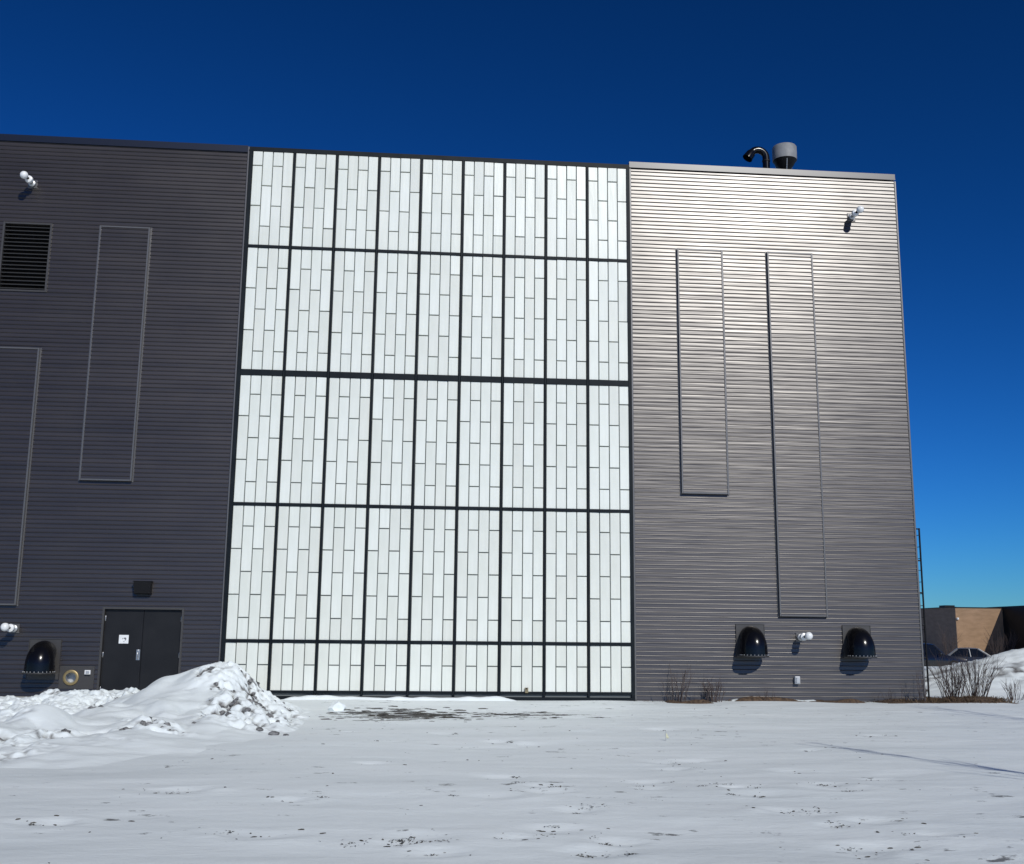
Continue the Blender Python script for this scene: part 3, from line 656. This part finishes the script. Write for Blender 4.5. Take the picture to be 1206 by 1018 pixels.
def blades(name, spots, m, label, cat, rnd):
    mb = MB()
    for (x, y, h, n_, sp, lean) in spots:
        for _ in range(n_):
            px = x+rnd.gauss(0, sp); py = y+rnd.gauss(0, sp*.7); gz = ground_z(px, py)
            a = rnd.uniform(0, 6.28); l_ = h*rnd.uniform(.5, 1.2); w_ = rnd.uniform(.004, .011)
            d = Vector((math.cos(a)*lean, math.sin(a)*lean, 1)).normalized(); s_ = Vector((-math.sin(a), math.cos(a), 0))*w_
            p0 = Vector((px, py, gz-.01)); p1 = p0+d*l_*.55; d2 = (d+Vector((math.cos(a)*.6, math.sin(a)*.6, -.5))).normalized(); p2 = p1+d2*l_*.45
            mb.add([p0-s_, p0+s_, p1+s_*.8, p1-s_*.8, p2], [(0, 1, 2, 3), (3, 2, 4)])
    return tag(mb.build(name, m), label, cat, kind='stuff')
rg = random.Random(21)
sp = [(rg.uniform(16.2, 19.5), rg.uniform(-.5, 1.0), rg.uniform(.12, .26), 14, .16, .9) for _ in range(190)]
sp += [(rg.uniform(10.5, 11.8), rg.uniform(-.6, -.1), rg.uniform(.06, .12), 8, .1, 1.0) for _ in range(22)]
sp += [(rg.uniform(10.1, 17.2), rg.uniform(-.25, -.05), rg.uniform(.05, .12), 5, .06, .8) for _ in range(60)]
blades('dry_grass', sp, M['straw'], 'matted brown dry grass along the foot of the right wall', 'dry grass', rg)
# stalk tips and litter poking through the snow
sp = []
for (cx, cy) in SCOUR:
    for _ in range(rg.randint(1, 4)):
        sp.append((cx+rg.gauss(0, .16), cy+rg.gauss(0, .09), rg.uniform(.02, .06), rg.randint(6, 26), rg.choice((.02, .03, .06, .10)), 1.6))
for _ in range(420):
    y = rg.uniform(-20.5, -1.5); x = rg.uniform(-1.5, 15.5)
    if rg.random() > .1+1.2*max(0, N(x*.3, y*.4, 31)) or pile_z(x, y)[0] > -.03: continue
    sp.append((x, y, rg.uniform(.01, .03), rg.randint(2, 6), rg.uniform(.02, .08), 1.8))
blades('grass_litter', sp, M['soilbit'], 'dark stalk tips and litter poking through the snow field', 'litter', rg)
lt = MB()
for _ in range(260):
    cx, cy = SCOUR[rg.randrange(len(SCOUR))]
    if rg.random() < .75: x = cx+rg.gauss(0, .22); y = cy+rg.gauss(0, .12)
    else: y = rg.uniform(-20, -2); x = rg.uniform(.5, 14)
    if pile_z(x, y)[0] > -.03: continue
    p = proto[rg.randint(0, 2)]; s_ = rg.choice((.006, .008, .011, .017)); a = rg.uniform(0, 6.28)
    mt = Matrix.Translation((x, y, ground_z(x, y)+s_*.1)) @ Matrix.Rotation(a, 4, 'Z') @ Matrix.Diagonal((s_*1.7, s_, s_*.5, 1))
    lt.add([mt @ v.co for v in p.vertices], [tuple(f.vertices) for f in p.polygons])
for _ in range(130):
    x = rg.gauss(4.9, 1.25); y = rg.gauss(-4.2, .75); p = proto[rg.randint(0, 2)]; s_ = rg.choice((.015, .02, .03, .045)); a = rg.uniform(-.4, .4)
    mt = Matrix.Translation((x, y, ground_z(x, y)+s_*.12)) @ Matrix.Rotation(a, 4, 'Z') @ Matrix.Diagonal((s_*2.6, s_, s_*.45, 1))
    lt.add([mt @ v.co for v in p.vertices], [tuple(f.vertices) for f in p.polygons])
tag(lt.build('soil_crumbs', M['soilbit']), 'scattered dark soil crumbs on the snow field', 'soil crumbs', kind='stuff')
for p in proto: bpy.data.meshes.remove(p)
t = thing('marker_flag', 'tiny pale yellow marker flag standing in the snow', 'marker flag', (8.50, -9.57, ground_z(8.50, -9.57)))
MB().tube([(0, 0, -.05), (0, 0, .16)], .004, 6).build('stake', M['galv'], t)
MB().add([(0, 0, .13), (0, 0, .05), (.03, .01, .03), (.05, -.01, .05), (.03, .012, .09), (0, .003, .13), (0, .003, .05), (.03, .013, .03), (.05, -.007, .05), (.03, .015, .09)],
         [(0,1,2,3,4),(9,8,7,6,5),(0,4,9,5),(1,6,7,2),(2,7,8,3),(3,8,9,4),(0,5,6,1)]).build('flag', M['yellow'], t)

# bare trees right of the frame whose shadows cross the snow
def bare_tree(x, y, h, seed, label, kids=4):
    rnd = random.Random(seed); t = thing('bare_tree', label, 'tree', (x, y, 0), 0, 'leafless trees right of the frame')
    tr = MB(); pts = [Vector((0, 0, -.2))]; rad = [.06]
    for i in range(10):
        pts.append(Vector((rnd.gauss(0, .03)*i*.4, rnd.gauss(0, .03)*i*.4, h*(i+1)/10))); rad.append(.057*(1-.75*(i+1)/10))
    tr.tube(pts, rad, 8); tr.build('trunk', M['twig'], t, True)
    cr = MB()
    for i in range(3, 10):
        for k in range(3):
            a = rnd.uniform(0, 6.28); d = Vector((math.cos(a)*.5, math.sin(a)*.5, 1)).normalized()
            branch(cr, pts[i].lerp(pts[min(i+1, 10)], rnd.random()), d, h*.26*(1.15-i/12), max(.02, rad[i]*.6), 1, rnd, .4, kids, .15)
    cr.build('crown', M['twig'], t, True)
bare_tree(14.75, -21.3, 7.4, 3, 'slim leafless tree standing right of the frame, nearer the viewer', 2)
bare_tree(21.0, -15.2, 9.3, 8, 'slim leafless tree standing right of the frame, nearer the building', 2)

# ------------------------------------------------------------------ snow bank on the right
def bank_z(x, y):
    crest = 0.50+.235*(x-20.2) if x < 24 else 1.39+.06*(x-24)
    crest = min(max(crest, .0), 2.3)*sm(15.5, 19.5, x)
    z = crest*math.exp(-((y-6.2)/(3.0 if y < 6.2 else 3.6))**2)
    z += sm(.05, .4, z)*(.10*N(x*.7, y*.9, 2)+.05*N(x*1.9, y*2.2, 5)+.03*N(x*5, y*5, 7))
    r_ = sm(-.1, .25, N(x*.55+3, y*.8, 14))*sm(.15, .4, z); d = 0
    if r_ > .02:
        c = clod(x, y, 2.4, 3); z += r_*(.12*min(c, .8)-.04)
        d = r_*sm(.55, .15, c)*sm(-.2, .15, N(x*1.6, y*2.4, 9))
    return z-.06, d
X0, X1, Y0, Y1, ST = 15.6, 40, -1.2, 15, 0.085
nx = int((X1-X0)/ST)+1; ny = int((Y1-Y0)/ST)+1; vs = []; dirt_shade = []
for j in range(ny):
    for i in range(nx):
        x = X0+i*ST; y = Y0+j*ST; z, d = bank_z(x, y)
        if x < XR+.05 and y > -.3: z = -.5
        vs.append((x, y, z+ground_z(x, y))); dirt_shade.append(d)
me = bpy.data.meshes.new('snow_bank'); me.from_pydata(vs, [], [(j*nx+i, j*nx+i+1, (j+1)*nx+i+1, (j+1)*nx+i) for j in range(ny-1) for i in range(nx-1)]); me.materials.append(M['pile'])
at = me.attributes.new('dirt_shade', 'FLOAT', 'POINT'); at.data.foreach_set('value', dirt_shade)
me.polygons.foreach_set('use_smooth', [True]*len(me.polygons))
tag(link('snow_bank', me), 'long snow bank right of the building, in front of the parked cars', 'snow bank')

# ------------------------------------------------------------------ parked cars
def car(name, label, loc, rz, paint, roofm, H, L, W_, suv):
    t = thing(name, label, 'car', loc, rz, 'cars parked behind the snow bank')
    hw = W_/2; belt = H*.60; zs = .24
    # lower body: stations from rear (-x) to front (+x): x, sill z, shoulder z, half width
    st = [(-L/2, .50, belt*.86, hw*.80), (-L/2+.12, .34, belt*.98, hw*.93), (-L*.36, zs, belt, hw), (-L*.1, zs, belt*.985, hw), (L*.16, zs, belt*.97, hw),
          (L*.24, zs, belt*.95, hw*.99), (L*.38, .26, belt*.88, hw*.97), (L/2-.10, .32, belt*.76, hw*.88), (L/2, .44, belt*.62, hw*.74)]
    vs = []; k = 10
    for (x, z0, z1, w_) in st:
        h = z1-z0
        ring = [(w_*.86, z0), (w_*.985, z0+h*.18), (w_, z0+h*.52), (w_*.975, z0+h*.80), (w_*.90, z1)]
        vs += [(x, -a, z) for (a, z) in ring] + [(x, a, z) for (a, z) in ring[::-1]]
    fs = [(i*k+j, i*k+(j+1)%k, (i+1)*k+(j+1)%k, (i+1)*k+j) for i in range(len(st)-1) for j in range(k)] + [tuple(range(k)), tuple((len(st)-1)*k+j for j in range(k))]
    MB().add(vs, fs).build('body', paint, t, True)
    # greenhouse: glass frustum, roof panel, pillars
    xr0, xr1 = (-L*.47, -L*.40) if suv else (-L*.40, -L*.25); xf0, xf1 = (L*.20, L*.06) if suv else (L*.21, L*.03)
    wb, wt = hw*.90, hw*.70
    g_ = MB().add([(xr0, -wb, belt-.02), (xf0, -wb, belt-.04), (xf0, wb, belt-.04), (xr0, wb, belt-.02), (xr1, -wt, H-.06), (xf1, -wt, H-.06), (xf1, wt, H-.06), (xr1, wt, H-.06)],
             [(0,1,5,4),(1,2,6,5),(2,3,7,6),(3,0,4,7),(4,5,6,7)]); g_.build('window', M['carglass'], t)
    rf = []; 
    for (x, z, q) in ((xr1-.05, H-.07, .95), (xr1+.15, H-.015, 1.0), ((xr1+xf1)/2, H, 1.0), (xf1-.2, H-.015, 1.0), (xf1+.04, H-.07, .96)):
        rf += [(x, -wt*1.03*q, z-.05), (x, -wt*.85*q, z), (x, 0, z+.015), (x, wt*.85*q, z), (x, wt*1.03*q, z-.05)]
    MB().add(rf, [(i*5+j, i*5+j+1, (i+1)*5+j+1, (i+1)*5+j) for i in range(4) for j in range(4)]).build('roof', roofm, t, True)
    for s_ in (-1, 1):
        for (a, b_, c, d, rr) in ((xf0, wb, xf1, wt, .045), (-L*.07, wb, -L*.09, wt, .04), (xr0, wb, xr1, wt, .07)):
            MB().tube([(a, s_*b_, belt-.03), (c, s_*d*1.01, H-.07)], rr, 6).build('pillar', roofm, t, True)
        mr = MB().sphere((xf0-.22, s_*(hw+.10), belt+.05), .11, 12, 8, (.7, 1.1, .75)); mr.tube([(xf0-.22, s_*hw*.9, belt-.02), (xf0-.22, s_*(hw+.06), belt+.02)], .03, 6); mr.build('mirror', roofm if not suv else paint, t, True)
        MB().sphere((L/2-.12, s_*hw*.66, belt*.66), .14, 12, 8, (.7, 1.2, .55)).build('headlight', M['lens'], t, True)
        for wx in (-L*.31, L*.32):
            w_ = MB().lathe([(.20, -.11), (.315, -.11), (.335, -.07), (.335, .07), (.315, .11), (.20, .11)], 24); 
            w_.v = [(v[0]+wx, v[2]+s_*(hw-.10), v[1]+.335) for v in w_.v]
            wo_ = w_.build('wheel', M['tyre'], t, True)
            rm = MB().lathe([(.03, .0), (.06, .03), (.19, .015), (.205, .0)], 20); rm.v = [(v[0]+wx, s_*(hw+.005)+s_*v[2]*.4, v[1]+.335) for v in rm.v]; rm.build('rim', M['pillar'], wo_, True)
    MB().bevbox(L/2-.03, L/2+.01, -hw*.45, hw*.45, belt*.42, belt*.60, .003).build('grille', M['blackmatte'], t)
car('parked_car', 'black sport utility car half hidden behind the building corner', (39.2, 45.0, ground_z(39.2, 45)), R(-25), M['carblack'], M['carblack'], 1.72, 4.7, 1.9, True)
car('parked_car', 'slate blue sedan with pale pillars, parked right of the black car', (43.3, 46.5, ground_z(43.3, 46.5)), R(-30), M['carsilver'], M['pillar'], 1.46, 4.6, 1.82, False)

# ------------------------------------------------------------------ far building
th = R(0.5); tx = Vector((math.cos(th), math.sin(th), 0)); ny_ = Vector((math.sin(th), -math.cos(th), 0))
fb = thing('far_building', 'low tan block building beyond the parked cars, its shaded sides painted darker', 'building', (56.56, 75.0, -.40), th)
# local: +x along the tan face, -y towards the viewer
MB().box(0, 4.75, 0, .4, 0, 5.12).build('tan_wall', M['tan'], fb)
MB().box(-.02, .35, .01, 40, 0, 5.16).build('shaded_wall', M['brown'], fb)  # side face turned from the sun, its shade put into the brown
wg = MB(); wg.box(4.75, 30, -22, 12, 0, 5.30); wg.build('shaded_wing', M['mullion'], fb)  # wing side facing away from the sun, its shade painted near-black
MB().box(.4, 4.7, .45, 40, 4.7, 4.9).build('roof', M['roof'], fb)
MB().box(-.06, 4.74, -.06, .44, 5.125, 5.20).build('roof_edge', M['blackmatte'], fb)
MB().box(-.08, .36, .45, 40.1, 5.165, 5.24).build('roof_edge', M['blackmatte'], fb)
MB().box(.0, 1.0, 2.0, 3.2, 4.85, 5.42).build('rooftop_unit', M['blackmatte'], fb)
d_ = MB().box(.05, .22, -.16, .0, 4.0, 4.18); d_.box(.09, .18, -.22, -.161, 4.02, 4.14); d_.build('wall_lamp', M['white'], fb)
for k, (lx, ly, h) in enumerate(((2.2, -3.0, 2.6), (3.3, -3.2, 2.9), (-2.0, -2.0, 2.8))):
    p = Vector((56.56, 75, 0)) + tx*lx - ny_*ly*1.0*-1 if False else Vector((56.56, 75, 0)) + tx*lx + ny_*(-ly)
    rnd = random.Random(40+k); mb = MB()
    for i in range(14):
        a = rnd.uniform(0, 6.28); branch(mb, Vector((0, 0, -.1)), Vector((math.cos(a)*.3, math.sin(a)*.3, 1)).normalized(), h*rnd.uniform(.7, 1.0), .03, 1, rnd, .35, 5)
    o = mb.build('bare_shrub', M['twig'], None, True, (p.x, p.y, -.4))
    tag(o, ['tall leafless shrub before the middle of the tan wall', 'tall leafless shrub before the tan wall, nearer the shaded wing', 'tall leafless shrub before the shaded brown wall'][k], 'shrub', 'leafless shrubs before the far building')
